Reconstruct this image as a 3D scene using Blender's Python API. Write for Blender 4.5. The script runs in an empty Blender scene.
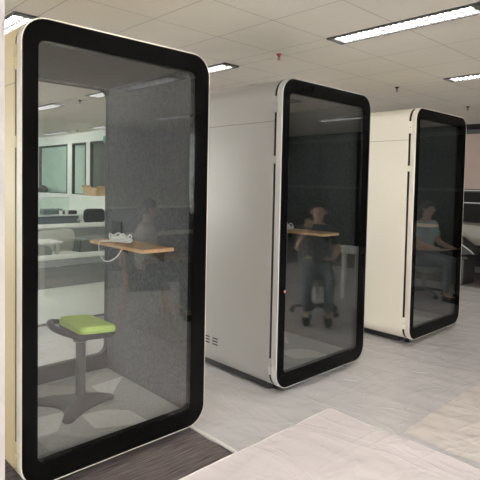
import bpy, math, random
from mathutils import Vector, Matrix, noise
random.seed(7)
C = bpy.context.scene.collection
PI = math.pi
sc = bpy.context.scene

# ------------------------------------------------------------------ materials
def mat(name, col, rough=0.5, metal=0.0, spec=0.5, var=0.0, vscale=8.0, bump=0.0, bscale=60.0, stretch=(1,1,1), emit=None, estr=0.0, alpha=1.0):
    m = bpy.data.materials.new(name); m.use_nodes = True
    nt = m.node_tree; b = nt.nodes['Principled BSDF']
    b.inputs['Base Color'].default_value = (*col, 1)
    b.inputs['Roughness'].default_value = rough
    b.inputs['Metallic'].default_value = metal
    b.inputs['Specular IOR Level'].default_value = spec
    b.inputs['Alpha'].default_value = alpha
    if emit:
        b.inputs['Emission Color'].default_value = (*emit, 1)
        b.inputs['Emission Strength'].default_value = estr
    tc = nt.nodes.new('ShaderNodeTexCoord'); mp = nt.nodes.new('ShaderNodeMapping')
    mp.inputs['Scale'].default_value = stretch
    nt.links.new(tc.outputs['Object'], mp.inputs['Vector'])
    if var:
        n = nt.nodes.new('ShaderNodeTexNoise'); n.inputs['Scale'].default_value = vscale; n.inputs['Detail'].default_value = 5
        nt.links.new(mp.outputs[0], n.inputs['Vector'])
        r = nt.nodes.new('ShaderNodeValToRGB')
        r.color_ramp.elements[0].position = 0.3; r.color_ramp.elements[1].position = 0.7
        r.color_ramp.elements[0].color = (*[c * (1 - var) for c in col], 1)
        r.color_ramp.elements[1].color = (*[min(1, c * (1 + var)) for c in col], 1)
        nt.links.new(n.outputs[0], r.inputs[0]); nt.links.new(r.outputs[0], b.inputs['Base Color'])
    if bump:
        n = nt.nodes.new('ShaderNodeTexNoise'); n.inputs['Scale'].default_value = bscale; n.inputs['Detail'].default_value = 4
        nt.links.new(mp.outputs[0], n.inputs['Vector'])
        bp = nt.nodes.new('ShaderNodeBump'); bp.inputs['Strength'].default_value = bump; bp.inputs['Distance'].default_value = 0.01
        nt.links.new(n.outputs[0], bp.inputs['Height']); nt.links.new(bp.outputs[0], b.inputs['Normal'])
    return m

def nmath(nt, op, a, b=None):
    n = nt.nodes.new('ShaderNodeMath'); n.operation = op
    for i, v in enumerate((a, b)):
        if v is None: continue
        if isinstance(v, (int, float)): n.inputs[i].default_value = v
        else: nt.links.new(v, n.inputs[i])
    return n.outputs[0]

def glass(name, tint, rough=0.0, f0=0.045):
    m = bpy.data.materials.new(name); m.use_nodes = True; nt = m.node_tree
    nt.nodes.remove(nt.nodes['Principled BSDF'])
    tr = nt.nodes.new('ShaderNodeBsdfTransparent'); tr.inputs[0].default_value = (*tint, 1)
    gl = nt.nodes.new('ShaderNodeBsdfGlossy'); gl.inputs['Roughness'].default_value = rough
    ge = nt.nodes.new('ShaderNodeNewGeometry'); dt = nt.nodes.new('ShaderNodeVectorMath'); dt.operation = 'DOT_PRODUCT'
    nt.links.new(ge.outputs['Incoming'], dt.inputs[0]); nt.links.new(ge.outputs['Normal'], dt.inputs[1])
    c = nmath(nt, 'SUBTRACT', 1.0, nmath(nt, 'ABSOLUTE', dt.outputs['Value']))
    fr = nmath(nt, 'ADD', nmath(nt, 'MULTIPLY', nmath(nt, 'POWER', c, 5.0), 1 - f0), f0)
    mx = nt.nodes.new('ShaderNodeMixShader')
    nt.links.new(fr, mx.inputs[0]); nt.links.new(tr.outputs[0], mx.inputs[1]); nt.links.new(gl.outputs[0], mx.inputs[2])
    nt.links.new(mx.outputs[0], nt.nodes['Material Output'].inputs[0])
    return m

def ceiling_mat():
    m = mat('ceiling tile', (0.84, 0.79, 0.705), 0.85, var=0.03, vscale=1.5, bump=0.06, bscale=150)
    nt = m.node_tree; b = nt.nodes['Principled BSDF']
    tc = nt.nodes.new('ShaderNodeTexCoord'); sx = nt.nodes.new('ShaderNodeSeparateXYZ')
    nt.links.new(tc.outputs['Object'], sx.inputs[0])
    def line(v, off, per, w):
        a = nmath(nt, 'SUBTRACT', v, off - per * 50)
        a = nmath(nt, 'MODULO', a, per)
        return nmath(nt, 'LESS_THAN', a, w)
    tot = line(sx.outputs[1], 0.167, 0.6, 0.007)
    for o in (2.46, 2.645, 3.255, 3.865):
        tot = nmath(nt, 'MAXIMUM', tot, line(sx.outputs[0], o, 2.03, 0.007))
    mx = nt.nodes.new('ShaderNodeMix'); mx.data_type = 'RGBA'
    src = b.inputs['Base Color'].links[0].from_socket
    nt.links.new(tot, mx.inputs[0]); nt.links.new(src, mx.inputs[6]); mx.inputs[7].default_value = (0.50, 0.47, 0.42, 1)
    nt.links.new(mx.outputs[2], b.inputs['Base Color'])
    return m

def carpet_mat():
    m = mat('striped carpet', (0.15, 0.13, 0.13), 0.95, spec=0.1)
    nt = m.node_tree; b = nt.nodes['Principled BSDF']
    tc = nt.nodes.new('ShaderNodeTexCoord'); mp = nt.nodes.new('ShaderNodeMapping')
    mp.inputs['Scale'].default_value = (5, 150, 1)
    nt.links.new(tc.outputs['Object'], mp.inputs[0])
    n = nt.nodes.new('ShaderNodeTexNoise'); n.inputs['Scale'].default_value = 1.0; n.inputs['Detail'].default_value = 6
    nt.links.new(mp.outputs[0], n.inputs['Vector'])
    r = nt.nodes.new('ShaderNodeValToRGB')
    r.color_ramp.elements[0].position = 0.35; r.color_ramp.elements[0].color = (0.085, 0.07, 0.072, 1)
    r.color_ramp.elements[1].position = 0.68; r.color_ramp.elements[1].color = (0.26, 0.225, 0.225, 1)
    nt.links.new(n.outputs[0], r.inputs[0]); nt.links.new(r.outputs[0], b.inputs['Base Color'])
    bp = nt.nodes.new('ShaderNodeBump'); bp.inputs['Strength'].default_value = 0.5; bp.inputs['Distance'].default_value = 0.004
    nt.links.new(n.outputs[0], bp.inputs['Height']); nt.links.new(bp.outputs[0], b.inputs['Normal'])
    return m

def shell_mat(name, col, rough, metal=0.0):
    m = mat(name, col, rough, metal, var=0.02, vscale=2, bump=0.02, bscale=300)
    nt = m.node_tree; b = nt.nodes['Principled BSDF']
    tc = nt.nodes.new('ShaderNodeTexCoord'); sx = nt.nodes.new('ShaderNodeSeparateXYZ')
    nt.links.new(tc.outputs['Object'], sx.inputs[0])
    d = nmath(nt, 'LESS_THAN', nmath(nt, 'ABSOLUTE', nmath(nt, 'SUBTRACT', sx.outputs[2], 1.99)), 0.0022)
    mx = nt.nodes.new('ShaderNodeMix'); mx.data_type = 'RGBA'
    src = b.inputs['Base Color'].links[0].from_socket
    nt.links.new(d, mx.inputs[0]); nt.links.new(src, mx.inputs[6]); mx.inputs[7].default_value = (*[c * 0.45 for c in col], 1)
    nt.links.new(mx.outputs[2], b.inputs['Base Color'])
    return m

def film_mat(name, col, alpha, rough=0.33):
    m = mat(name, col, rough, spec=0.5, alpha=alpha)
    nt = m.node_tree; b = nt.nodes['Principled BSDF']
    tc = nt.nodes.new('ShaderNodeTexCoord')
    h = None
    for s, rot, w, dd in (((0.8, 2.4, 1), 0.5, 1.0, 1.2), ((2.6, 0.9, 1), 0.2, 0.9, 1.2), ((1.5, 2.0, 1), -0.7, 0.35, 1.5)):
        mp = nt.nodes.new('ShaderNodeMapping'); mp.inputs['Scale'].default_value = s; mp.inputs['Rotation'].default_value = (0, 0, rot)
        nt.links.new(tc.outputs['Object'], mp.inputs[0])
        n = nt.nodes.new('ShaderNodeTexNoise'); n.inputs['Scale'].default_value = 1.5; n.inputs['Detail'].default_value = 2.5; n.inputs['Roughness'].default_value = 0.45; n.inputs['Distortion'].default_value = dd
        nt.links.new(mp.outputs[0], n.inputs['Vector'])
        k = nmath(nt, 'ABSOLUTE', nmath(nt, 'SUBTRACT', n.outputs[0], 0.5))
        k = nmath(nt, 'MINIMUM', k, 0.07)
        a = nmath(nt, 'MULTIPLY', k, -w)
        h = a if h is None else nmath(nt, 'ADD', h, a)
    bp = nt.nodes.new('ShaderNodeBump'); bp.inputs['Strength'].default_value = 0.4; bp.inputs['Distance'].default_value = 0.06
    nt.links.new(h, bp.inputs['Height']); nt.links.new(bp.outputs[0], b.inputs['Normal'])
    return m

def wood_mat(name, c0, c1):
    m = mat(name, c0, 0.45)
    nt = m.node_tree; b = nt.nodes['Principled BSDF']
    tc = nt.nodes.new('ShaderNodeTexCoord'); mp = nt.nodes.new('ShaderNodeMapping'); mp.inputs['Scale'].default_value = (30, 3, 30)
    nt.links.new(tc.outputs['Object'], mp.inputs[0])
    n = nt.nodes.new('ShaderNodeTexNoise'); n.inputs['Scale'].default_value = 1.5; n.inputs['Detail'].default_value = 6; n.inputs['Distortion'].default_value = 0.6
    nt.links.new(mp.outputs[0], n.inputs['Vector'])
    r = nt.nodes.new('ShaderNodeValToRGB'); r.color_ramp.elements[0].position = 0.3; r.color_ramp.elements[1].position = 0.7
    r.color_ramp.elements[0].color = (*c0, 1); r.color_ramp.elements[1].color = (*c1, 1)
    nt.links.new(n.outputs[0], r.inputs[0]); nt.links.new(r.outputs[0], b.inputs['Base Color'])
    return m

M = {}
M['cream'] = shell_mat('cream lacquer', (0.62, 0.52, 0.305), 0.38)
M['white'] = shell_mat('warm white lacquer', (0.86, 0.80, 0.695), 0.4)
M['silver'] = shell_mat('silver grey lacquer', (0.34, 0.327, 0.322), 0.36)
M['rim'] = mat('pale rim', (0.74, 0.69, 0.60), 0.35, var=0.02)
M['rim_grey'] = mat('silver rim', (0.44, 0.43, 0.42), 0.35, var=0.02)
M['black'] = mat('black lacquer band', (0.004, 0.0038, 0.0038), 0.06, var=0.1, spec=0.06)
M['jamb_black'] = mat('black jamb and gap lip', (0.015, 0.015, 0.015), 0.7, var=0.1)
M['black_matt'] = mat('matt black', (0.02, 0.02, 0.02), 0.6, var=0.15)
M['felt'] = mat('grey acoustic felt', (0.125, 0.125, 0.13), 0.95, spec=0.05, var=0.3, vscale=55, bump=0.25, bscale=120)
M['lining'] = mat('smooth grey ceiling lining', (0.125, 0.125, 0.13), 0.9, spec=0.05, var=0.03)
M['felt_dark'] = mat('charcoal acoustic felt', (0.08, 0.086, 0.087), 0.95, spec=0.05, var=0.25, vscale=55, bump=0.25, bscale=120)
M['glass'] = glass('tinted glass', (0.948, 0.957, 0.957), f0=0.075)
M['glass_smoke'] = glass('smoked glass', (0.93, 0.942, 0.942), f0=0.15)
M['glass_clear'] = glass('clear glass', (0.96, 0.985, 0.97))
M['glass_green'] = glass('green tinted glass', (0.90, 0.965, 0.94))
M['mat_mid'] = mat('mid grey carpet tile', (0.50, 0.50, 0.49), 0.95, spec=0.1, var=0.12, vscale=60, bump=0.3)
M['mat_light'] = mat('light grey carpet tile', (0.74, 0.75, 0.72), 0.95, spec=0.1, var=0.1, vscale=60, bump=0.3)
M['mat_dark'] = mat('dark grey carpet tile', (0.40, 0.40, 0.395), 0.95, spec=0.1, var=0.12, vscale=60, bump=0.3)
M['wood'] = wood_mat('beech wood', (0.50, 0.29, 0.14), (0.64, 0.40, 0.21))
M['green'] = mat('lime green fabric', (0.50, 0.66, 0.17), 0.85, spec=0.2, var=0.08, vscale=120, bump=0.2, bscale=200)
M['grey_plastic'] = mat('dark grey plastic', (0.05, 0.052, 0.055), 0.45, var=0.06)
M['grey_metal'] = mat('grey painted steel', (0.055, 0.052, 0.052), 0.4, var=0.06)
M['cable'] = mat('white cable', (0.78, 0.78, 0.76), 0.4, var=0.03)
M['chrome'] = mat('bright metal', (0.75, 0.75, 0.75), 0.2, metal=1.0, var=0.03)
M['ceiling'] = ceiling_mat()
M['carpet'] = carpet_mat()
M['wall'] = mat('painted wall', (0.62, 0.60, 0.57), 0.8, var=0.03, vscale=2)
M['wall_pale'] = mat('pale pinkish paint', (0.45, 0.41, 0.415), 0.7, var=0.02, vscale=2)
M['wall_dark'] = mat('dark wall panel', (0.05, 0.047, 0.045), 0.6, var=0.15, vscale=3)
M['bulkhead'] = mat('white partition paint', (0.80, 0.84, 0.79), 0.6, var=0.03, vscale=2)
M['film'] = film_mat('translucent plastic film', (0.84, 0.815, 0.835), 0.78, 0.2)
M['film_white'] = film_mat('milky plastic film', (0.92, 0.85, 0.87), 0.88, 0.24)
M['film_warm'] = film_mat('warm milky plastic film', (0.92, 0.85, 0.82), 0.8, 0.26)
M['fold'] = mat('folded film edge', (0.74, 0.71, 0.68), 0.35, var=0.05)
M['lightframe'] = mat('dark fixture edge', (0.045, 0.042, 0.04), 0.5, var=0.1)
M['louvre'] = mat('silver louvre', (0.15, 0.15, 0.155), 0.35, metal=0.0, var=0.03)
M['lamp'] = mat('lit diffuser', (0.9, 0.9, 0.9), 0.5, emit=(1.0, 0.945, 0.89), estr=7.5)
M['red'] = mat('red sprinkler bulb', (0.33, 0.09, 0.07), 0.4, var=0.1)
M['brown'] = mat('brown sprinkler body', (0.07, 0.035, 0.028), 0.4, metal=0.3, var=0.1)
M['desk_white'] = mat('white desk laminate', (0.82, 0.84, 0.80), 0.45, var=0.02)
M['panel_grey'] = mat('grey screen fabric', (0.25, 0.25, 0.25), 0.9, var=0.08, vscale=40, bump=0.2)
M['panel_blue'] = mat('blue grey panel', (0.17, 0.20, 0.22), 0.7, var=0.06, vscale=10)
M['panel_pale'] = mat('pale grey green panel', (0.36, 0.39, 0.39), 0.6, var=0.05, vscale=10)
M['chair_grey'] = mat('grey chair fabric', (0.30, 0.31, 0.30), 0.85, var=0.06, vscale=60, bump=0.2)
M['chair_white'] = mat('white chair shell', (0.78, 0.80, 0.76), 0.5, var=0.03)
M['teal_dark'] = mat('dark green grey plastic', (0.10, 0.14, 0.13), 0.5, var=0.08)
M['cardboard'] = mat('brown cardboard', (0.52, 0.36, 0.20), 0.9, var=0.12, vscale=12)
M['blind_green'] = mat('pale green blind', (0.74, 0.80, 0.765), 0.7, var=0.05, vscale=3)
M['blind_grey'] = mat('pale grey blind', (0.70, 0.71, 0.69), 0.7, var=0.05, vscale=3)
M['blind_brown'] = mat('brown grey blind', (0.17, 0.15, 0.14), 0.7, var=0.1, vscale=20, stretch=(1, 8, 0.4))
M['pane_pink'] = mat('pinkish blind', (0.34, 0.25, 0.22), 0.6, var=0.06, vscale=3)
M['pane_black'] = mat('black gloss panel', (0.012, 0.010, 0.011), 0.65, var=0.1, spec=0.1)
M['beige'] = mat('beige desk laminate', (0.24, 0.22, 0.19), 0.5, var=0.04)
M['exit'] = mat('lit green sign', (0.10, 0.33, 0.24), 0.5, emit=(0.1, 0.8, 0.45), estr=0.05)
M['skin'] = mat('skin', (0.52, 0.33, 0.24), 0.5, var=0.05)
M['hair'] = mat('black hair', (0.015, 0.012, 0.011), 0.5, var=0.3, vscale=60)
M['shirt_white'] = mat('white shirt cloth', (0.70, 0.70, 0.68), 0.85, var=0.05)
M['shirt_dark'] = mat('charcoal shirt cloth', (0.06, 0.06, 0.065), 0.85, var=0.1)
M['shirt_blue'] = mat('pale blue shirt cloth', (0.42, 0.55, 0.60), 0.85, var=0.05)
M['jeans'] = mat('dark trouser cloth', (0.15, 0.18, 0.20), 0.9, var=0.15)
M['dot'] = mat('pink sticker', (0.80, 0.30, 0.26), 0.5, var=0.05)

# ------------------------------------------------------------------ mesh builder
class MB:
    def __init__(s): s.v = []; s.f = []; s.mi = []; s.cur = 0
    def add(s, vs, fs, mi=None):
        o = len(s.v); s.v += [tuple(v) for v in vs]; s.f += [tuple(i + o for i in f) for f in fs]
        s.mi += [s.cur if mi is None else mi] * len(fs); return s
    def box(s, x0, x1, y0, y1, z0, z1, mi=None):
        vs = [(x, y, z) for x in (x0, x1) for y in (y0, y1) for z in (z0, z1)]
        return s.add(vs, [(0,1,3,2),(4,6,7,5),(0,4,5,1),(2,3,7,6),(0,2,6,4),(1,5,7,3)], mi)
    def bbox(s, x0, x1, y0, y1, z0, z1, b=0.006, mi=None):      # box with chamfered edges
        xs = (x0, x0+b, x1-b, x1); ys = (y0, y0+b, y1-b, y1)
        def lp(i, z): return [(x0+i, y0+b, z), (x0+b, y0+i, z), (x1-b, y0+i, z), (x1-i, y0+b, z), (x1-i, y1-b, z), (x1-b, y1-i, z), (x0+b, y1-i, z), (x0+i, y1-b, z)]
        h = b * 0.7
        return s.loft([lp(h, z0), lp(0, z0+b), lp(0, z1-b), lp(h, z1)], cap=True, mi=mi)
    def loft(s, loops, cyc=False, cap=False, mi=None):
        n = len(loops[0]); vs = [p for l in loops for p in l]; fs = []
        k = len(loops)
        for a in range(k if cyc else k - 1):
            b = (a + 1) % k
            for i in range(n):
                j = (i + 1) % n
                fs.append((a*n+i, a*n+j, b*n+j, b*n+i))
        if cap: fs += [tuple(range(n))[::-1], tuple((k-1)*n + i for i in range(n))]
        return s.add(vs, fs, mi)
    def tube(s, pts, r, seg=8, mi=None, cap=True):
        pts = [Vector(p) for p in pts]; loops = []
        rs = r if isinstance(r, (list, tuple)) else [r] * len(pts)
        ref = None
        for i, p in enumerate(pts):
            t = (pts[min(i+1, len(pts)-1)] - pts[max(i-1, 0)]).normalized()
            if ref is None:
                ref = Vector((0, 0, 1)) if abs(t.z) < 0.9 else Vector((1, 0, 0))
            u = (ref - t * ref.dot(t)).normalized(); ref = u; w = t.cross(u)
            loops.append([tuple(p + (u * math.cos(a) + w * math.sin(a)) * rs[i]) for a in (2*PI*k/seg for k in range(seg))])
        return s.loft(loops, cap=cap, mi=mi)
    def lathe(s, prof, c=(0,0,0), seg=20, mi=None):
        loops = [[(c[0]+r*math.cos(2*PI*k/seg), c[1]+r*math.sin(2*PI*k/seg), c[2]+z) for k in range(seg)] for r, z in prof]
        return s.loft(loops, cap=True, mi=mi)
    def plate(s, us, vs, f, dark):      # one connected grid plate; dark(i, j) cells take material 1
        o = [f(u, v) for v in vs for u in us]; n = len(us); fs = []; mi = []
        for j in range(len(vs) - 1):
            for i in range(n - 1):
                fs.append((j*n+i, j*n+i+1, (j+1)*n+i+1, (j+1)*n+i)); mi.append(1 if dark(i, j) else 0)
        k = len(s.v); s.v += o; s.f += [tuple(q + k for q in x) for x in fs]; s.mi += mi
        return s
    def build(s, name, mats, parent=None, smooth=True, ang=35):
        me = bpy.data.meshes.new(name); me.from_pydata(s.v, [], s.f)
        ms = mats if isinstance(mats, (list, tuple)) else [mats]
        for m in ms: me.materials.append(m)
        for p, i in zip(me.polygons, s.mi): p.material_index = i
        me.validate(); me.update()
        import bmesh
        bm = bmesh.new(); bm.from_mesh(me); bmesh.ops.recalc_face_normals(bm, faces=bm.faces[:]); bm.to_mesh(me); bm.free()
        if smooth:
            for p in me.polygons: p.use_smooth = True
            me.set_sharp_from_angle(angle=math.radians(ang))
        o = bpy.data.objects.new(name, me); C.objects.link(o)
        if parent: o.parent = parent
        return o

def rr(x0, x1, z0, z1, r, y, n=8):     # rounded rectangle loop in the XZ plane at depth y
    out = []
    for cx, cz, a0 in ((x1-r, z1-r, 0), (x0+r, z1-r, 90), (x0+r, z0+r, 180), (x1-r, z0+r, 270)):
        for k in range(n + 1):
            a = math.radians(a0 + 90 * k / n); out.append((cx + r*math.cos(a), y, cz + r*math.sin(a)))
    return out

def tag(o, label, cat=None, group=None):
    o['label'] = label
    if cat: o['category'] = cat
    if group: o['group'] = group
    return o
def thing(name, label, cat, loc=(0,0,0), rz=0, group=None):
    o = bpy.data.objects.new(name, None); o.empty_display_size = 0.1; C.objects.link(o)
    o.location = loc; o.rotation_euler = (0, 0, rz)
    return tag(o, label, cat, group)
def struct(o): o['kind'] = 'structure'; return o
def copy_tree(o, parent=None):
    c = o.copy(); C.objects.link(c)
    if parent: c.parent = parent
    for ch in [k for k in bpy.data.objects if k.parent == o]: copy_tree(ch, c)
    return c
def relabel(o, label, group=None):
    o['label'] = label
    if group: o['group'] = group
    return o

# ------------------------------------------------------------------ the room
H = 2.72
X0, X1, Y0, Y1 = -6.0, 11.0, -7.5, 18.0
struct(MB().box(X0, X1, Y0, Y1, -0.05, 0).build('floor', M['carpet'], smooth=False))
struct(MB().box(X0, X1, Y0, Y1, H, H + 0.05).build('ceiling', M['ceiling'], smooth=False))
def added_window_wall(name, along, lo, hi, pos, spans, zs=(.55, 2.5)):  # unseen windows, added to brighten the room with daylight
    m = MB()
    def bx(m, a, b, z0, z1, d0=0, d1=.1):
        if along == 'y': m.box(pos - d1, pos - d0, a, b, z0, z1)
        else: m.box(a, b, pos - d1, pos - d0, z0, z1)
    bx(m, lo, hi, 0, zs[0]); bx(m, lo, hi, zs[1], H); c = lo
    for a, b in spans: bx(m, c, a, *zs); c = b
    bx(m, c, hi, *zs)
    struct(m.build(name, M['wall'], smooth=False))
    for a, b in spans:
        global WN
        f = MB()
        for q in ((a, a+.06, *zs), (b-.06, b, *zs), (a+.06, b-.06, zs[0], zs[0]+.06), (a+.06, b-.06, zs[1]-.06, zs[1])): bx(f, *q, .02, .08)
        fr = struct(f.build('window_%d' % WN, M['lightframe'], smooth=False)); WN += 1  # invented window, out of view, lets in extra light
        g = MB(); bx(g, a+.06, b-.06, zs[0]+.06, zs[1]-.06, .045, .055)
        g.build('pane', M['glass_clear'], fr, smooth=False)
WN = 6
added_window_wall('wall_left', 'y', Y0, Y1, X0, [(-6.8, -4.6), (3.2, 5.4), (5.7, 7.9), (8.2, 10.4), (10.7, 12.9)])
struct(MB().box(X1, X1 + 0.1, Y0, Y1, 0, H).build('wall_right', M['wall'], smooth=False))
struct(MB().box(X0, X1, Y1, Y1 + 0.1, 0, H).build('wall_back', M['wall'], smooth=False))
added_window_wall('wall_front', 'x', X0, X1, Y0, [(-5.4, -3.2), (-2.9, -.7), (-.4, 1.8)])
struct(MB().box(-0.56, -0.190, -0.354, 0.05, 0, H).build('wall_near', M['wall_pale'], smooth=False))

# glazed partition on x = 5 seen through the cream booth
wx = 5.0
wins = [(10.33, 12.16, 'blind_green', 0), (9.30, 10.07, 'blind_grey', 1), (8.33, 9.10, 'blind_brown', 2), (12.45, 14.2, 'blind_green', 3)]
w = MB()
zb, zt = 1.16, 2.48
w.box(wx, wx + 0.12, 7.6, Y1, 0, zb); w.box(wx, wx + 0.12, 7.6, Y1, zt, H)
edges = sorted((a, b) for a, b, *_ in wins); y = 7.6
for a, b in edges:
    w.box(wx, wx + 0.12, y, a, zb, zt); y = b
w.box(wx, wx + 0.12, y, Y1, zb, zt)
struct(w.build('wall_partition', M['bulkhead'], smooth=False))
for k, (a, b, bl, i) in enumerate(wins):
    t = MB()
    for q in ((a, a+.05, zb, zt), (b-.05, b, zb, zt), (a+.05, b-.05, zb, zb+.05), (a+.05, b-.05, zt-.05, zt)):
        t.box(wx - 0.005, wx + 0.10, *q)
    fr = struct(t.build('window_%d' % (k + 1), M['wall_dark'], smooth=False))
    MB().box(wx + 0.02, wx + 0.03, a + .05, b - .05, zb + .05, zt - .05).build('pane', M['glass_green'], fr, smooth=False)
    MB().box(wx + 0.06, wx + 0.075, a + .05, b - .05, zb + .05, zt - .05).build('blind', M[bl], fr, smooth=False)
struct(MB().box(wx - 0.28, wx, 7.6, 16, 1.15, 1.19).build('trim_1', M['desk_white'], smooth=False))
struct(MB().box(wx + .12, X1, 7.6, 7.7, 0, H).build('wall_return', M['bulkhead'], smooth=False))
# dark framed partition on the right, behind the white booth
px = 8.7
t = MB()
ys = (-6.0, -3.4, -0.2, 3.0)
for yy in ys: t.box(px, px + .08, yy - .03, yy + .03, 0, 2.62)
t.box(px, px + .08, -6, 3, 2.54, 2.62); t.box(px, px + .08, -6, 3, 1.47, 1.53); t.box(px, px + .08, -6, 3, 0, .1)
fr = struct(t.build('window_5', M['wall_dark'], smooth=False))
MB().box(px + .03, px + .05, -.2, 3, 1.53, 2.54).build('blind', M['pane_pink'], fr, smooth=False)
MB().box(px + .03, px + .05, -6, -.2, 1.53, 2.54).build('dark_blind', M['pane_black'], fr, smooth=False)
MB().box(px + .03, px + .05, -6, 3, 0.1, 1.47).build('dark_panel', M['pane_black'], fr, smooth=False)
MB().box(px - .008, px, -.2, 3, 1.262, 1.282).build('rail', M['rim_grey'], fr, smooth=False)
MB().box(px - .008, px, -.2, 3, 1.495, 1.51).build('rail', M['rim_grey'], fr, smooth=False)
struct(MB().box(px, px + .08, -6, 3, 2.62, H).build('wall_header', M['pane_black'], smooth=False))
struct(MB().box(px, px + .08, 3.03, 7.6, 0, H).build('wall_end', M['bulkhead'], smooth=False))

# ------------------------------------------------------------------ ceiling lights
def make_light(label, group):
    L, W2 = 1.18, 0.0925
    t = thing('ceiling_light', label, 'light', group=group)
    f = MB()
    for a, b in ((-W2-.007, -W2+.007), (W2-.007, W2+.007)): f.box(a, b, 0, L, -.016, -.0005)
    f.box(-W2 - .007, W2 + .007, -.006, 0, -.012, -.0005); f.box(-W2 - .007, W2 + .007, L, L + .006, -.012, -.0005)
    f.build('frame', M['lightframe'], t, smooth=False)
    for a in (0, L - .05): MB().box(-W2 + .007, W2 - .007, a, a + .05, -.012, -.0005).build('end_plate', M['louvre'], t, smooth=False)
    MB().box(-W2 + .007, W2 - .007, .05, L - .05, -.004, -.0005).build('diffuser', M['lamp'], t, smooth=False)
    l = MB(); n = 22
    for k in range(n + 1):
        yy = .05 + (L - .1) * k / n
        l.box(-W2 + .008, W2 - .008, yy - .004, yy + .004, -.015, -.0045)
    l.box(-.005, .005, .05, L - .05, -.014, -.0045)
    l.build('louvre', M['louvre'], t, smooth=False)
    return t
GRP = 'recessed strip lights in the ceiling'
proto = make_light('', GRP)
cols = {0: -1.478, 1: 0.552, 2: 2.552, 3: 4.612, 4: 6.642}
named = {
    (2, -1.03): 'long louvred strip light filling the top right of the ceiling, above the silver booth',
    (3, -1.03): 'louvred strip light cut off by the right photo edge above the white booth',
    (2, 1.39): 'strip light showing beside the top right corner of the cream booth',
    (1, 1.36): 'bright strip light peeping out at the top left corner of the cream booth',
    (2, 5.36): 'large strip light seen through the left side of the back glass of the cream booth',
    (2, 3.10): 'strip light seen at the top right corner of the back glass of the cream booth',
    (3, 9.5): 'small far strip light in the back glass above the widest partition window',
    (3, 7.0): 'small far strip light at the right edge of the back glass above the partition windows',
}
first = True
for ci, x in cols.items():
    for y0 in (-5.83, -3.43, -1.03, 1.38, 3.10, 5.36, 7.0, 9.5):
        if ci == 4 and y0 in (3.10, 5.36, 7.0, 9.5): continue
        if ci == 0 and y0 > 6: continue
        y = y0
        for (c, yy) in named:
            if c == ci and abs(yy - y0) < .05: y = yy
        lab = named.get((ci, y), 'recessed louvred strip light outside the photo frame lighting the office')
        o = proto if first else copy_tree(proto); first = False
        o.location = (x, y, H); relabel(o, lab, GRP)

# sprinklers
def make_sprinkler(m1):
    t = thing('sprinkler', '', 'sprinkler', group='sprinklers on the ceiling')
    MB().lathe([(.034, -.001), (.034, -.006), (.024, -.018), (.013, -.024)]).build('flange', M[m1], t)
    b = MB().tube([(0,0,-.02), (0,0,-.045)], .008)
    for s in (-1, 1): b.tube([(s*.011,0,-.022), (s*.018,0,-.042), (s*.006,0,-.066)], .0035, 6)
    b.build('frame_arms', M[m1], t)
    MB().lathe([(.019, -.066), (.02, -.070), (.004, -.073)]).build('deflector', M[m1], t)
    return t
for i, (x, y, m1, lab) in enumerate((
    (2.573, .776, 'red', 'red sprinkler hanging from the ceiling just left of the long louvred light'),
    (4.64, .772, 'brown', 'brown sprinkler hanging from the ceiling above the left end of the white booth'),
    (6.6, .755, 'brown', 'small brown sprinkler on the ceiling near the right photo edge'),
    (2.595, 4.72, 'brown', 'dark sprinkler seen through the back glass between two strip lights'),
    (4.60, 8.95, 'red', 'tiny red sprinkler seen through the back glass above the partition windows'))):
    s = make_sprinkler(m1); s.location = (x, y, H); s.scale = (.75,)*3; relabel(s, lab)

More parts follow.
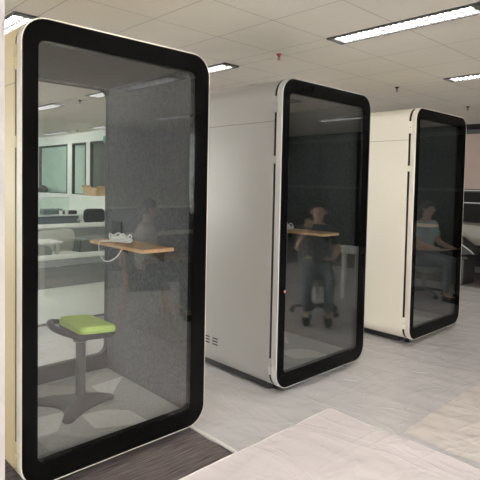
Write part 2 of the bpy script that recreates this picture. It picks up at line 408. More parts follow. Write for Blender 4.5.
# ------------------------------------------------------------------ phone booths
W, D, ZB, ZT = 1.119, 1.14, 0.06, 2.30
def make_booth(loc, label, body, rim, felt, glassback, glassm, dot=False):
    t = thing('phone_booth', label, 'phone booth', loc, group='office phone booths standing in a row')
    F = M[felt]
    # shell: rounded tube, open towards the door
    ix0, ix1, iz0, iz1 = .065, W - .065, .105, 2.245
    m = MB()
    m.loft([rr(0, W, ZB, ZT, .125, .074), rr(0, W, ZB, ZT, .125, D - .012), rr(.012, W-.012, ZB+.012, ZT-.012, .115, D),
            rr(ix0, ix1, iz0, iz1, .03, D), rr(ix0, ix1, iz0, iz1, .03, .074)], cyc=True)
    m.build('shell', M[body], t)
    # black lining ring behind the door (lip blackened as shade in the side slit)
    jm = MB().loft([rr(.004, W-.004, ZB+.004, ZT-.004, .121, .0739), rr(.004, W-.004, ZB+.004, ZT-.004, .121, .071),
               rr(.03, W-.03, ZB+.03, ZT-.03, .10, .071), rr(.03, W-.03, ZB+.03, ZT-.03, .10, .0515),
               rr(ix0+.02, ix1-.02, iz0+.02, iz1-.02, .03, .0515), rr(ix0+.02, ix1-.02, iz0+.02, iz1-.02, .03, .0739)], cyc=True).build('door_jamb', M['jamb_black'], t)
    # inside lining
    by = 1.075
    for (a, b) in ((ix0, ix0 + .012), (ix1 - .012, ix1)):
        MB().box(a, b, .075, by, iz0 + .01, iz1 - .006).build('wall_lining', F, t, smooth=False)
    c = MB().box(ix0 + .012, ix1 - .012, .075, by, iz1 - .018, iz1 - .004)
    c.build('ceiling_lining', M['lining'], t, smooth=False)
    for (xa, ya) in ((.30, .30), (.66, .33)):
        us = [xa - .012]; vs = [ya - .012]
        for r in range(3): us += [xa + r*.032, xa + r*.032 + .012]
        for q in range(11): vs += [ya + q*.031, ya + q*.031 + .02]
        us.append(us[-1] + .012); vs.append(vs[-1] + .012)
        MB().plate(us, vs, lambda u, v: (u, v, iz1 - .0195), lambda i, j: i % 2 == 1 and j % 2 == 1).build('ceiling_vent', [M['lining'], M['black_matt']], t, smooth=False)
    # floor with inlaid triangular carpet tiles
    fz = .121
    f = MB().box(ix0 + .012, ix1 - .012, .075, by, fz - .016, fz - .001, 0)
    def tri(ps, mi, dz=0): f.add([(x, y, fz + dz) for x, y in ps], [tuple(range(len(ps)))], mi)
    tri([(ix0+.012, .075), (ix1-.012, .075), (ix1-.012, by), (ix0+.012, by)], 0)
    d = .0006
    tri([(.78,.82), (1.04,.84), (1.04,.48), (.77,.55)][:2] + [(.77,.55)], 1, d)
    tri([(.53,.46), (.68,.43), (.78,.33), (.80,.09), (.51,.25)], 1, d)
    tri([(.30,.60), (.48,.57), (.34,.36), (.20,.36)], 1, d)
    tri([(.08,1.0), (.46,.78), (.20,.62), (.08,.7)], 2, d)
    tri([(.55,1.05), (.95,1.05), (.74,.86)], 2, d)
    tri([(.10,.33), (.32,.34), (.48,.10), (.12,.10)], 2, d)
    f.build('carpet_tiles', [M['mat_mid'], M['mat_light'], M['mat_dark']], t, smooth=False)
    # back
    if glassback:
        bf = MB().loft([rr(ix0, ix1, iz0, iz1, .03, by), rr(ix0, ix1, iz0, iz1, .03, by + .045), rr(ix0+.014, ix1-.014, .235, 2.213, .065, by + .045), rr(ix0+.014, ix1-.014, .235, 2.213, .065, by)], cyc=True).build('back_frame', M['black_matt'], t)
        MB().loft([rr(ix0+.012, ix1-.012, .233, 2.215, .066, by + .02), rr(ix0+.012, ix1-.012, .233, 2.215, .066, by + .03)], cap=True).build('back_glass', M['glass_clear'], bf)
    else:
        MB().box(ix0, ix1, by, by + .05, iz0, iz1).build('back_panel', F, t, smooth=False)
    # door
    dm = MB()
    dm.loft([rr(0, W, ZB, ZT, .125, .051), rr(0, W, ZB, ZT, .125, .004), rr(.004, W-.004, ZB+.004, ZT-.004, .121, 0),
             rr(.0065, W-.0065, ZB+.0065, ZT-.0065, .119, 0), rr(.0065, W-.0065, ZB+.0065, ZT-.0065, .119, .051)], cyc=True)
    door = dm.build('door', M[rim], t)
    gx0, gx1, gz0, gz1 = .082, W - .108, .172, 2.193
    MB().loft([rr(.0065, W-.0065, ZB+.0065, ZT-.0065, .119, .002), rr(.0065, W-.0065, ZB+.0065, ZT-.0065, .119, .05), rr(gx0, gx1, gz0, gz1, .035, .05), rr(gx0, gx1, gz0, gz1, .035, .002)], cyc=True).build('black_band', M['black'], door)
    MB().loft([rr(gx0-.004, gx1+.004, gz0-.004, gz1+.004, .035, .006), rr(gx0-.004, gx1+.004, gz0-.004, gz1+.004, .035, .016)], cap=True).build('door_glass', M[glassm], door)
    for z0, z1 in ((.172, .288), (2.05, 2.165)):
        h = MB()
        for a, b in ((z0, z0 + (z1-z0)*.48), (z0 + (z1-z0)*.52, z1)):
            h.bbox(-.004, .004, .038, .094, a, b, .003)
        h.tube([(-.003, .066, z0), (-.003, .066, z1)], .006, 10)
        h.build('hinge', M[body], door)
    MB().bbox(-.003, .004, .045, .085, 1.69, 1.745, .003).build('latch_plate', M[body], door)
    if dot:
        MB().loft([[(.074 + .011*math.cos(2*PI*k/16), yy, .776 + .011*math.sin(2*PI*k/16)) for k in range(16)] for yy in (.0015, -.0015)], cap=True).build('round_sticker', M['dot'], door)
    # side vents near the floor
    for vx in (-.0012, W + .0012):
        for y in (.635, .735, .835, .935):
            zs_ = [.230]
            for k in range(3): zs_ += [.238 + k*.024, .249 + k*.024]
            MB().plate([y - .008, y, y + .066, y + .074], zs_ + [.305], lambda u, v: (vx, u, v), lambda i, j: i == 1 and j % 2 == 1).build('air_vent', [M[body], M['black_matt']], t, smooth=False)
    # underside: black block added as the shade beneath, and levelling feet
    MB().box(.085, W - .085, .15, D - .06, .020, .0615).build('underside_shade_block', M['black_matt'], t, smooth=False)
    for fx in (.16, W - .16):
        for fy in (.10, D - .03):
            ft = MB().lathe([(.030, .006), (.032, .012), (.026, .024), (.014, .028), (.014, .0545)], (fx, fy, .006), 16)
            fo = ft.build('foot', M['black_matt'], t)
            MB().tube([(fx, fy - .033, .030), (fx, fy - .026, .030)], .007, 10).build('foot_screw', M['chrome'], fo)
    # narrow wall table with brackets
    tx0, tx1, ty0, ty1, tz = .815, ix1 - .012, .235, .93, 1.128
    tb = MB()
    def tl(i, z): return [(tx0+i, ty0+.02, z), (tx0+.006+i, ty0+.006+i, z), (tx0+.02, ty0+i, z), (tx1, ty0+i, z), (tx1, ty1-i, z), (tx0+.02, ty1-i, z), (tx0+.006+i, ty1-.006-i, z), (tx0+i, ty1-.02, z)]
    tb.loft([tl(.003, tz-.022), tl(0, tz-.018), tl(0, tz-.004), tl(.003, tz)], cap=True)
    tab = tb.build('wall_table', M['wood'], t)
    for yy in (.36, .80):
        b = MB().box(tx1 - .012, tx1, yy - .018, yy + .018, tz - .10, tz - .022)
        b.tube([(tx1 - .006, yy, tz - .09), (tx1 - .03, yy, tz - .07), (tx1 - .07, yy, tz - .042), (tx1 - .12, yy, tz - .028)], [.011, .013, .011, .005], 8)
        b.build('bracket', M['black_matt'], tab)
    sk = MB().bbox(ix1 - .02, ix1 - .011, .875, .995, 1.16, 1.25, .002).build('power_socket', M['black_matt'], t)
    return t
XS = (0.0, 1.789, 3.629)
make_booth((XS[0], 0, 0), 'cream phone booth nearest on the left, glass back and green stool inside', 'cream', 'rim', 'felt', True, 'glass')
make_booth((XS[1], .014, 0), 'silver grey phone booth in the middle with black framed glass door', 'silver', 'rim_grey', 'felt_dark', False, 'glass_smoke', True)
make_booth((XS[2], -.02, 0), 'white phone booth farthest right with black framed glass door', 'white', 'rim', 'felt_dark', False, 'glass_smoke')

# coiled white cables on the tables
def cable(x, y, z, label, tail=True):
    m = MB(); pts = []
    for k in range(150):
        a = k * 2*PI/26
        r = .062 + .016*math.sin(k*.37) + .01*math.sin(k*.11)
        pts.append((x + r*math.cos(a)*.8, y + 1.25*r*math.sin(a), z + .006 + .055*(k/150)*(0.6 + .4*math.sin(k*.9)) ))
    m.tube(pts, .0055, 6)
    o = m.build('coiled_cable', M['cable'], None)
    if tail:
        x1 = .803
        tp = [(x - .04, y + .03, z + .006), (x - .09, y + .06, z + .006), (x1 + .03, y + .06, z + .0065), (x1 + .004, y + .06, z + .004), (x1 - .004, y + .06, z - .02), (x1 - .004, y + .045, z - .075), (x1 + .0, y + .0, z - .115), (x1 + .01, y - .06, z - .115), (x1 + .03, y - .12, z - .08), (x1 + .05, y - .15, z - .03)]
        q = []
        P = [Vector(p) for p in tp]
        for i in range(len(P) - 1):
            p0, p1, p2, p3 = P[max(i-1,0)], P[i], P[i+1], P[min(i+2, len(P)-1)]
            for s in range(5):
                u = s / 5
                q.append(tuple(.5*((2*p1) + (p2-p0)*u + (2*p0-5*p1+4*p2-p3)*u*u + (3*p1-p0-3*p2+p3)*u**3)))
        MB().tube(q + [tuple(P[-1])], .0045, 6).build('cable_tail', M['cable'], o)
    return tag(o, label, 'cable')
cable(.93, .70, 1.128, 'coiled white cable with a hanging tail on the wooden table in the cream booth')
cable(XS[1] + .93, .80, 1.128, 'coiled white cable on the wooden table in the silver grey booth', False)

# ------------------------------------------------------------------ green stool
st = thing('office_stool', 'green padded stool on a grey pedestal inside the cream booth', 'stool', (.60, .61, .1225))
b = MB(); N = 72
LOBES = ((140, .33), (228, .285), (346, .215))
def outline():
    P = []
    for k, (d, l) in enumerate(LOBES):
        a = math.radians(d); u = Vector((math.cos(a), math.sin(a))); n = Vector((-u.y, u.x))
        for j in range(9):
            q = -PI/2 + PI*j/8
            P.append(u*(l - .032) + u*.032*math.cos(q) + n*.034*math.sin(q))
        d2, l2 = LOBES[(k + 1) % 3]; d2 += 360 if d2 < d else 0
        a2 = math.radians(d2); u2 = Vector((math.cos(a2), math.sin(a2))); n2 = Vector((-u2.y, u2.x))
        A = u*(l - .032) + n*.034; Bq = u2*(l2 - .032) - n2*.034; m = math.radians((d + d2)/2)
        c1 = u*.10 + n*.055; c2 = u2*.10 - n2*.055
        for j in range(1, 14):
            t = j/14
            P.append(A*(1-t)**3 + c1*3*t*(1-t)**2 + c2*3*t*t*(1-t) + Bq*t**3)
    return P
OUT = outline(); N = len(OUT)
def star(R, z): return [(p.x*R, p.y*R, z) for p in OUT]
b.loft([star(.98, 0), star(1.0, .006), star(1.0, .014), star(.94, .024), star(.75, .036), star(.55, .048),
        [(.042*p.x/p.length, .042*p.y/p.length, .062) for p in OUT]], cap=True)
b.build('base', M['grey_metal'], st)
MB().lathe([(.040, .060), (.034, .075), (.031, .085), (.031, .40), (.05, .412), (.05, .42)], (0, 0, 0), 20).build('pole', M['grey_metal'], st)
sx, sy, sz = .075, .065, .458
def pad(k, z, dx=0, n=10):
    out = []
    for (x, y, ez) in [(p[0], p[1], p[2]) for p in rr(-.125*k, .125*k, -.18*k, .18*k, .05, 0, n)]:
        xx, yy = x, ez
        lift = .020*(yy/.2)**2 - .012*(xx/.13)
        out.append((sx + xx + dx, sy + yy, sz + z + lift))
    return out
MB().loft([pad(.92, -.045), pad(1.0, -.03), pad(1.02, -.012), pad(1.0, -.008)], cap=True).build('seat_shell', M['grey_plastic'], st)
MB().loft([pad(.97, -.009), pad(1.0, 0), pad(1.0, .022), pad(.96, .036), pad(.85, .044), pad(.5, .05)], cap=True).build('seat_pad', M['green'], st)
hp = []
for k in range(17):
    a = PI*k/16
    hp.append((sx - .105 - .115*math.sin(a)**.8, sy + .195*math.cos(a), sz + .002 + .035*math.sin(a) + .02*max(0, math.cos(a))))
MB().tube(hp, [.014 + .006*math.sin(PI*k/16) for k in range(17)], 10).build('handle', M['grey_plastic'], st)

# ------------------------------------------------------------------ plastic floor film
def sheet(label, x0, x1, y0, y1, z, m, amp, seed, res=.03, edge=.012):
    nx, ny = int((x1-x0)/res), int((y1-y0)/res)
    vs, fs = [], []
    for j in range(ny + 1):
        for i in range(nx + 1):
            x, y = x0 + (x1-x0)*i/nx, y0 + (y1-y0)*j/ny
            e = edge*noise.noise(Vector((y*4, seed, 0))); e2 = edge*noise.noise(Vector((x*4, seed+5, 0)))
            xx = x + (e if i in (0, nx) else 0); yy = y + (e2 if j in (0, ny) else 0)
            r1 = 1 - abs(noise.noise(Vector((x*1.1 + y*.7, y*4.0 - x*1.0, seed))))*2.2
            r2 = 1 - abs(noise.noise(Vector((x*4.2 + y*1.3, y*1.0, seed+3))))*2.2
            h = amp*(max(0, r1)**3 + .8*max(0, r2)**3 + .25)
            vs.append((xx, yy, z + h))
    for j in range(ny):
        for i in range(nx):
            a = j*(nx+1) + i; fs.append((a, a+1, a+nx+2, a+nx+1))
    o = MB().add(vs, fs).build('plastic_sheet', M[m], None, ang=180)
    # folded bright edge along the two sides facing the camera
    return tag(o, label, 'sheet')
s1 = sheet('large translucent plastic sheet on the floor under the silver and white booths', 1.07, 7.2, -4.1, 2.85, .002, 'film', .0045, 1.0)
s4 = sheet('translucent plastic sheet on the floor behind the cream booth', -1.2, 1.30, 1.3, 2.75, .0065, 'film', .002, 9.0)
s2 = sheet('milky white plastic sheet in the foreground, bottom centre, with its corner towards the silver booth', .30, 1.96, -2.6, -.335, .011, 'film_white', .005, 4.0)
s3 = sheet('warm white plastic sheet at the bottom right photo edge', 2.02, 4.2, -3.2, -.84, .011, 'film_warm', .005, 6.0)
def fold(pts, parent, wd=.012):
    q = []
    for (xa, ya), (xb, yb) in zip(pts, pts[1:]):
        n = int(max(abs(xb-xa), abs(yb-ya))/.05)
        for k in range(n): u = k/n; q.append((xa + (xb-xa)*u, ya + (yb-ya)*u))
    q.append(pts[-1])
    P = [(x + .012*noise.noise(Vector((y*5, x*5, 2))), y + .012*noise.noise(Vector((y*5, x*5, 8))), .014 + .004*noise.noise(Vector((x*6, y*6, 1)))) for x, y in q]
    R = [wd*(.6 + .5*abs(noise.noise(Vector((x*7, y*7, 3))))) for x, y in q]
    MB().tube(P, R, 6).build('folded_edge', M['fold'], parent)
fold([(1.085, .9), (1.085, -.33)], s1, .014)
fold([(.31, -.338), (1.94, -.338)], s2, .0035)
fold([(1.955, -.345), (1.955, -2.5)], s2, .0035)

def glint_crease(parent, x, y, ang, L, z):  # thin film wrinkle, whitened to stand in for a glint
    P = []; n = 9
    for k in range(n + 1):
        u = k/n - .5; d = .018*noise.noise(Vector((x*3 + u*4, y*5, ang)))
        P.append((x + L*u*math.cos(ang) - d*math.sin(ang), y + L*u*math.sin(ang) + d*math.cos(ang), z + .003*noise.noise(Vector((u*6, x, y)))))
    MB().tube(P, [.0024*math.sin(PI*(k + .3)/(n + .6)) + .0004 for k in range(n + 1)], 6).build('glint_crease', M['film_white'], parent)
rc = random.Random(5)
for k in range(16):
    glint_crease(s1, rc.uniform(1.95, 4.8), rc.uniform(-.78, -.1), rc.choice((.35, .6, 1.1, 2.3)) + rc.uniform(-.2, .2), rc.uniform(.05, .2), .0055)
for k in range(4):
    glint_crease(s2, rc.uniform(.9, 1.85), rc.uniform(-1.1, -.45), rc.choice((.3, .8, 2.4)) + rc.uniform(-.2, .2), rc.uniform(.1, .25), .0145)

# ------------------------------------------------------------------ office behind, seen through the cream booth
def office_chair(label, loc, rz, shell, arms=True, group=None, low=0.0, z0=.52, z1=.96, hw=.23):
    t = thing('office_chair', label, 'chair', loc, rz, group)
    def bk(k, y):
        return rr(-hw*k, hw*k, z0 + .22*(1-k), z1 - .22*(1-k), .10*k, y, 6)
    L = []
    for k, yo in ((.94, .245), (1, .235), (1, .215), (.95, .205)):
        L.append([(x, y + .12*((z-.74)/.25)**2*.35 - .25*x*x, z) for x, y, z in bk(k, yo)])
    MB().loft(L, cap=True).build('backrest', M[shell], t)
    def se(k, z): return [(x, y, z) for x, _, y in rr(-.24*k, .24*k, -.24*k, .24*k, .08, 0, 6)]
    MB().loft([se(.93, .42-low), se(1, .435-low), se(1, .465-low), se(.94, .48-low)], cap=True).build('seat', M[shell], t)
    MB().tube([(0, .18, .43-low), (0, .25, .46-low), (0, .262, .55), (0, .255, .66)], .02, 8).build('back_stem', M['teal_dark'], t)
    if arms:
        for s in (-1, 1):
            a = MB().tube([(s*.22, .02, .43), (s*.29, .02, .46), (s*.29, .02, .645)], .017, 8)
            a.bbox(s*.29 - .035, s*.29 + .035, -.12, .14, .645, .67, .01)
            a.build('armrest', M['teal_dark'], t)
    MB().tube([(0, 0, .08), (0, 0, .42-low)], .026, 12).build('gas_lift', M['chrome'], t)
    b = MB()
    for k in range(5):
        a = 2*PI*k/5
        b.tube([(0, 0, .095), (.15*math.cos(a), .15*math.sin(a), .085), (.28*math.cos(a), .28*math.sin(a), .066)], [.024, .02, .014], 8)
    b.build('base', M['grey_plastic'], t)
    for k in range(5):
        a = 2*PI*k/5; cx, cy = .28*math.cos(a), .28*math.sin(a)
        MB().tube([(cx - .022*math.sin(a), cy + .022*math.cos(a), .028), (cx + .022*math.sin(a), cy - .022*math.cos(a), .028)], .028, 12).build('castor', M['black_matt'], t)
    return t
office_chair('grey office chair in front of the white desk behind the low grey screen', (1.40, 3.60, 0), PI*.95, 'chair_grey', False, z0=.44, z1=.80)
office_chair('white backed office chair with dark armrest beyond the low grey screen', (2.36, 4.72, 0), PI*.05, 'chair_white', z0=.42, z1=.81, hw=.31)

def desk(label, x0, x1, y0, y1, z, top='desk_white', front=None, panel=(.1, .7), legm='chair_white', cat='desk'):
    t = thing('office_desk', label, cat, ((x0+x1)/2, (y0+y1)/2, 0))
    cx, cy = t.location.x, t.location.y
    MB().bbox(x0-cx, x1-cx, y0-cy, y1-cy, z-.03, z, .004).build('desktop', M[top], t)
    for x in (x0 + .06, x1 - .06):
        for y in (y0 + .06, y1 - .06):
            MB().box(x-cx-.025, x-cx+.025, y-cy-.025, y-cy+.025, 0, z-.03).build('leg', M[legm], t, smooth=False)
    if front: MB().bbox(x0-cx+.09, x1-cx-.09, y0-cy+.03, y0-cy+.055, panel[0], panel[1], .003).build('front_panel', M[front], t)
    return t
# low screen just behind the cream booth
t = thing('partition_screen', 'low grey office screen with white top rail behind the cream booth', 'screen', (1.7, 2.95, 0))
MB().bbox(-1.3, .72, -.03, .03, .685, .735, .012).build('top_rail', M['desk_white'], t)
MB().box(-1.28, .70, -.018, .018, .38, .60).build('lower_panel', M['panel_grey'], t, smooth=False)
MB().box(-1.28, .70, .0, .014, .004, .38).build('kick_panel', M['desk_white'], t, smooth=False)
MB().box(-1.28, .70, -.014, .014, .608, .685).build('upper_panel', M['panel_pale'], t, smooth=False)
for x in (-1.27, .67): MB().box(x, x+.03, -.025, .025, 0, .685).build('leg', M['chair_white'], t, smooth=False)
t = desk('white desk corner behind the low grey screen and the grey chair', .75, 2.0, 3.95, 4.38, .745)
t = desk('workstation desk with grey front panel across the middle of the back glass', 1.6, 4.35, 6.08, 6.75, .735, front='panel_pale', panel=(.06, .70))
tr = desk('far workstation desk with dark blue grey front panel below the partition windows', 3.2, 4.70, 8.85, 9.5, .75, front='panel_blue', panel=(.42, .715))
# white pedestal as part of its desk
# objects on the far desk
def flat_monitor(label, x, y, z, rz=0):
    t = thing('computer_monitor', label, 'monitor', (x, y, z), rz)
    MB().bbox(-.12, .12, -.08, .08, 0, .012, .003).build('stand', M['black_matt'], t)
    MB().tube([(0, .02, .01), (0, .02, .12)], .015, 8).build('neck', M['black_matt'], t)
    MB().bbox(-.27, .27, -.01, .02, .06, .33, .004).build('screen', M['pane_black'], t)
    return t
def low_case(label, x, y, z, w_, d_, h_, m):
    return tag(MB().bbox(x-w_/2, x+w_/2, y-d_/2, y+d_/2, z, z+h_, .01).build('storage_box', M[m]), label, 'box')
low_case('low dark equipment box on the left of the far desk', 4.05, 9.10, .75, .45, .22, .13, 'teal_dark')
low_case('small dark tray at the middle of the far desk', 4.47, 9.08, .75, .30, .2, .08, 'black_matt')
for i, (x, m, lab) in enumerate(((4.20, 'chair_white', 'small white cup on the far desk, left one'), (4.34, 'chair_white', 'small white cup on the far desk, right one'))):
    tag(MB().lathe([(.034, 0), (.042, .09), (.038, .09), (.03, .01)], (x, 8.93, .75), 14).build('cup', M[m]), lab, 'cup', 'cups on the far desk')
t = thing('glass_screen', 'pale green glass screen along the back of the far desk', 'screen', (3.85, 9.46, .75))
MB().box(-.75, .80, -.006, .006, .03, .36).build('pane', M['glass_green'], t, smooth=False)
MB().box(-.75, .80, -.012, .012, 0, .03).build('bottom_rail', M['desk_white'], t, smooth=False)
MB().box(-.75, .80, -.012, .012, .36, .38).build('top_rail', M['desk_white'], t, smooth=False)
office_chair('far black office chair at the right end of the far desk', (4.62, 8.22, 0), PI*.9, 'black_matt', True, z0=.6, z1=.93)
# cardboard box on the ledge
t = thing('cardboard_box', 'brown cardboard box on the white ledge below the far partition windows', 'box', (4.86, 8.62, 1.19))
MB().bbox(-.11, .11, -.33, .33, 0, .19, .004).build('carton', M['cardboard'], t)
for y in (-1, 1): MB().add([(-.11, y*.33, .19), (.11, y*.33, .19), (.11, y*.42, .235), (-.11, y*.42, .235), (-.11, y*.33, .194), (.11, y*.33, .194), (.11, y*.42, .239), (-.11, y*.42, .239)], [(0,1,2,3),(4,5,6,7),(0,1,5,4),(2,3,7,6),(1,2,6,5),(0,3,7,4)]).build('flap', M['cardboard'], t, smooth=False)
tag(MB().lathe([(.10, 0), (.14, .05), (.13, .13), (.06, .19), (.02, .20)], (4.86, 11.55, 1.19), 14).build('black_bag', M['black_matt']), 'small black bag on the white ledge under the widest partition window', 'bag')
# exit sign
t = thing('exit_sign', 'small lit green sign on the partition at the right edge of the back glass', 'sign', (4.985, 8.25, 2.42))
MB().bbox(-.02, .012, -.15, .15, 0, .16, .004).build('case', M['bulkhead'], t)
MB().box(-.024, -.020, -.14, .14, .01, .15).build('lit_face', M['exit'], t, smooth=False)

# ------------------------------------------------------------------ right hand background
t = desk('beige desk behind the right edge of the white booth', 7.75, 8.45, -.6, 2.2, .93, top='beige', legm='black_matt')
MB().box(-.34, -.30, -1.3, 1.3, .60, .90).build('front_panel', M['beige'], t, smooth=False)
tag(MB().bbox(-.22, .22, -.24, .24, .0, .40, .006).build('drawer_pedestal', M['wall_dark']), 'dark low drawer pedestal on the floor beside the right edge of the white booth', 'pedestal').location = (7.48, 1.24, 0)
t = thing('tilted_chair', 'black chair with thin pale frame edge behind the white booth at the right', 'chair', (7.5, 1.10, .405))
MB().bbox(-.2, .2, -.15, .25, .0, .05, .015).build('seat', M['black_matt'], t)
bk = MB(); bk.add([(-.2,.20,.04), (.2,.20,.04), (.2,-.22,.10), (-.2,-.22,.10), (-.2,.22,.40), (.2,.22,.40), (.2,-.19,.14), (-.2,-.19,.14)], [(0,1,2,3),(4,7,6,5),(0,4,5,1),(1,5,6,2),(2,6,7,3),(3,7,4,0)])
bk.build('backrest', M['black_matt'], t, smooth=False)
MB().tube([(-.21, .23, .405), (-.21, -.19, .145), (-.21, -.24, .1)], .010, 8).build('frame_edge', M['rim_grey'], t)

# ------------------------------------------------------------------ people and desks behind the camera (seen as reflections)
def skin_mesh(verts, edges, roots, sub=2):
    me = bpy.data.meshes.new('tmp'); me.from_pydata([v[:3] for v in verts], edges, [])
    o = bpy.data.objects.new('tmp', me); C.objects.link(o)
    md = o.modifiers.new('s', 'SKIN'); md.use_smooth_shade = True
    sv = me.skin_vertices[0].data
    for i, v in enumerate(verts): sv[i].radius = (v[3], v[3]); sv[i].use_root = i in roots
    s = o.modifiers.new('u', 'SUBSURF'); s.levels = s.render_levels = sub
    dg = bpy.context.evaluated_depsgraph_get(); dg.update()
    r = bpy.data.meshes.new_from_object(o.evaluated_get(dg)); bpy.data.objects.remove(o); return r
def person(label, loc, rz, shirt, raise_hand=False):
    t = thing('person', label, 'person', loc, rz)
    V = []; E = []
    def ch(pts, start=None):
        prev = start
        for p in pts:
            V.append(p); i = len(V) - 1
            if prev is not None: E.append((prev, i))
            prev = i
        return prev
    pel = ch([(0, 0, .56, .12)]); belly = ch([(0, -.01, .70, .115)], pel); chest = ch([(0, -.01, .88, .125)], belly); up = ch([(0, -.01, 1.0, .09)], chest)
    ch([(0, 0, 1.08, .052), (0, .015, 1.13, .055), (0, .03, 1.19, .082), (0, .025, 1.265, .088), (0, .015, 1.315, .055)], up)
    roots = [pel]; wr = []
    for s in (-1, 1):
        if raise_hand and s < 0:
            w = ch([(s*.17, -.01, 1.0, .06), (s*.24, .10, .76, .043), (s*.16, .24, .96, .03), (s*.13, .24, 1.03, .026)], up); d = Vector((.15, -.1, 1)).normalized()
        else:
            w = ch([(s*.17, -.01, 1.0, .06), (s*.24, .04, .76, .043), (s*.17, .28, .70, .03), (s*.15, .35, .70, .027)], up); d = Vector((-s*.25, 1, -.1)).normalized()
        wr.append((w, d, s))
        ch([(s*.09, .06, .53, .085), (s*.12, .45, .51, .062), (s*.12, .44, .28, .052), (s*.12, .43, .10, .036), (s*.12, .55, .045, .036), (s*.12, .62, .035, .028)], pel)
    for w, d, s in wr:
        p = Vector(V[w][:3]); side = Vector((1, 0, 0)); nrm = d.cross(side).normalized()
        for k in range(4):
            o0 = p + side*(.021*(k - 1.5)) + d*.01
            l = (.072, .082, .078, .062)[k]
            c = [o0, o0 + d*.035, o0 + d*(.035 + l*.5) - nrm*.006, o0 + d*(.035 + l*.85) - nrm*.022]
            st_ = len(V); ch([(*q, r) for q, r in zip(c, (.010, .0095, .0085, .007))]); roots.append(st_)
        o0 = p - side*(s*.024); c = [o0 + d*.0, o0 - side*s*.022 + d*.025, o0 - side*s*.028 + d*.055]
        st_ = len(V); ch([(*q, r) for q, r in zip(c, (.011, .010, .008))]); roots.append(st_)
    me = skin_mesh(V, E, roots)
    import bmesh
    bm = bmesh.new(); bm.from_mesh(me)
    def ell(c, r, mi):
        g = bmesh.ops.create_uvsphere(bm, u_segments=12, v_segments=8, radius=1, matrix=Matrix.Translation(c) @ Matrix.Diagonal((*r, 1)))
        for f in {f for v in g['verts'] for f in v.link_faces}: f.material_index = mi; f.smooth = True
    ell((0, .118, 1.215), (.015, .022, .026), 0)
    for s in (-1, 1):
        ell((s*.088, .02, 1.215), (.012, .022, .03), 0); ell((s*.032, .102, 1.237), (.014, .01, .009), 1)
    ell((0, .102, 1.172), (.024, .008, .007), 2)
    bm.to_mesh(me); bm.free(); me.materials.clear()
    for m in (M['skin'], M['hair'], M['dot']): me.materials.append(m)
    for p in me.polygons: p.use_smooth = True
    me.name = 'body'
    o = bpy.data.objects.new('body', me); C.objects.link(o); o.parent = t
    def garment(name, m, vs, es, r0):
        g = skin_mesh(vs, es, r0); g.materials.clear(); g.materials.append(m)
        for p in g.polygons: p.use_smooth = True
        g.name = name; q = bpy.data.objects.new(name, g); C.objects.link(q); q.parent = t
    a = -1
    vs = [(0, 0, .55, .135), (0, -.01, .70, .132), (0, -.01, .88, .142), (0, -.01, 1.0, .10), (0, -.003, 1.055, .066)]; es = [(0,1),(1,2),(2,3),(3,4)]
    for s in (-1, 1):
        n = len(vs); el = (s*.24, .10, .76) if (raise_hand and s < 0) else (s*.24, .04, .76)
        mid = tuple((p + q)/2 for p, q in zip((s*.17, -.01, 1.0), el))
        vs += [(s*.172, -.01, 1.0, .075), (*mid, .066), (*tuple(m_ + (e - m_)*.55 for m_, e in zip(mid, el)), .062)]; es += [(3, n), (n, n+1), (n+1, n+2)]
    garment('shirt', M[shirt], vs, es, [0])
    vs = [(0, 0, .55, .128)]; es = []
    for s in (-1, 1):
        n = len(vs); vs += [(s*.09, .06, .53, .098), (s*.12, .455, .512, .074), (s*.12, .445, .28, .062), (s*.12, .435, .11, .054)]
        es += [(0, n), (n, n+1), (n+1, n+2), (n+2, n+3)]
    garment('trousers', M['jeans'], vs, es, [0])
    hm = MB(); L = []
    for i in range(9):
        z = i/8; a = PI*.5*z
        L.append([(.103*math.cos(a)*math.cos(u), -.0 + .012 + .108*math.cos(a)*math.sin(u) - .012, 1.245 + .098*math.sin(a) - (.07 if math.sin(u) < .35 else -.022)*(1-z)) for u in (2*PI*k/24 for k in range(24))])
    hm.loft(L, cap=True).build('hair', M['hair'], t, ang=180)
    for s in (-1, 1):
        MB().tube([(s*.12, .40, .045), (s*.12, .50, .045), (s*.12, .60, .036), (s*.12, .655, .03)], [.044, .045, .04, .024], 10).build('shoe', M['black_matt'], t)
    return t
person('seated person in a white shirt facing the desks, out of frame at the right', (2.2, -2.3, .02), -PI*.35, 'shirt_white')
person('seated person in a charcoal shirt with one hand raised to the chin, out of frame', (3.95, -1.3, .02), PI*.28, 'shirt_dark', True)
person('seated person in a pale blue t-shirt, out of frame at the right', (6.0, -1.05, .012), PI*.05, 'shirt_blue')
t = thing('wooden_chair', 'tan wooden chair with dark seat under the person in the white shirt', 'chair', (2.2, -2.3, .02), -PI*.35)
MB().bbox(-.21, .21, -.20, .24, .37, .41, .012).build('seat', M['grey_plastic'], t)
for sx_ in (-1, 1):
    MB().tube([(sx_*.17, .19, .37), (sx_*.20, .25, 0)], [.019, .013], 10).build('leg', M['wood'], t)
    MB().tube([(sx_*.20, -.28, 0), (sx_*.18, -.21, .40), (sx_*.18, -.27, .86)], [.013, .019, .014], 10).build('leg', M['wood'], t)
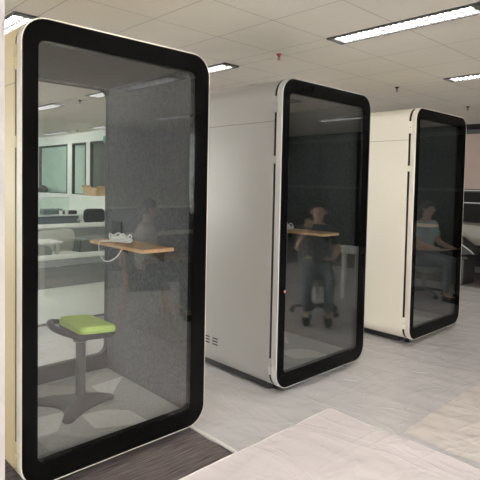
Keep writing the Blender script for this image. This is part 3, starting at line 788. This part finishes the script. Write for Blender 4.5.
MB().bbox(-.18, .18, -.285, -.25, .62, .86, .01).build('backrest', M['wood'], t)
for (x, y, z, r, lab) in ((3.95, -1.3, .02, PI*.28, 'grey office chair under the person in the charcoal shirt'), (6.0, -1.05, .012, PI*.05, 'grey office chair under the person in the pale blue shirt')):
    o = office_chair(lab, (x, y, z), r + PI, 'chair_grey', False, low=.06)
desk('white topped side table beside the person in the charcoal shirt', 4.45, 4.98, -1.65, -1.05, .73)
desk('long workstation desk with dark screen behind the seated people', 1.8, 6.8, -4.9, -4.2, .74, front='panel_blue')
t = thing('desk_screen', 'dark screen with white top rail standing on the long workstation desk', 'screen', (4.3, -4.55, .74))
MB().box(-2.45, 2.45, -.02, .02, 0, .38).build('panel', M['panel_blue'], t, smooth=False)
MB().box(-2.45, 2.45, -.025, .025, .38, .41).build('top_rail', M['desk_white'], t, smooth=False)

# ------------------------------------------------------------------ camera, world, view
cam = bpy.data.cameras.new('camera'); co = bpy.data.objects.new('camera', cam); C.objects.link(co)
R_ = Vector((0.72562753, -0.68779677, 0.02000722)); U_ = Vector((0.01649069, 0.04645122, 0.99878443)); F_ = Vector((0.68789006, 0.72441555, -0.04504853))
mw = Matrix.Identity(4)
for i in range(3): mw[i][0] = R_[i]; mw[i][1] = U_[i]; mw[i][2] = -F_[i]
mw.translation = Vector((-0.88247003, -2.39153782, 1.54363169))
co.matrix_world = mw
cam.sensor_fit = 'HORIZONTAL'; cam.sensor_width = 36; cam.lens = 510.9963/480*36
cam.shift_y = -(240 - 206.5838)/480; cam.clip_start = 0.05
sc.camera = co
wd = bpy.data.worlds.new('world'); sc.world = wd; wd.use_nodes = True
wd.node_tree.nodes['Background'].inputs[0].default_value = (1.0, 0.965, 0.945, 1); wd.node_tree.nodes['Background'].inputs[1].default_value = 9.5
sc.view_settings.view_transform = 'Standard'; sc.view_settings.look = 'None'; sc.view_settings.gamma = 1; sc.view_settings.use_curve_mapping = False
sc.view_settings.exposure = 1.08
sc.cycles.use_denoising = True
sc.cycles.max_bounces = 12; sc.cycles.transparent_max_bounces = 24
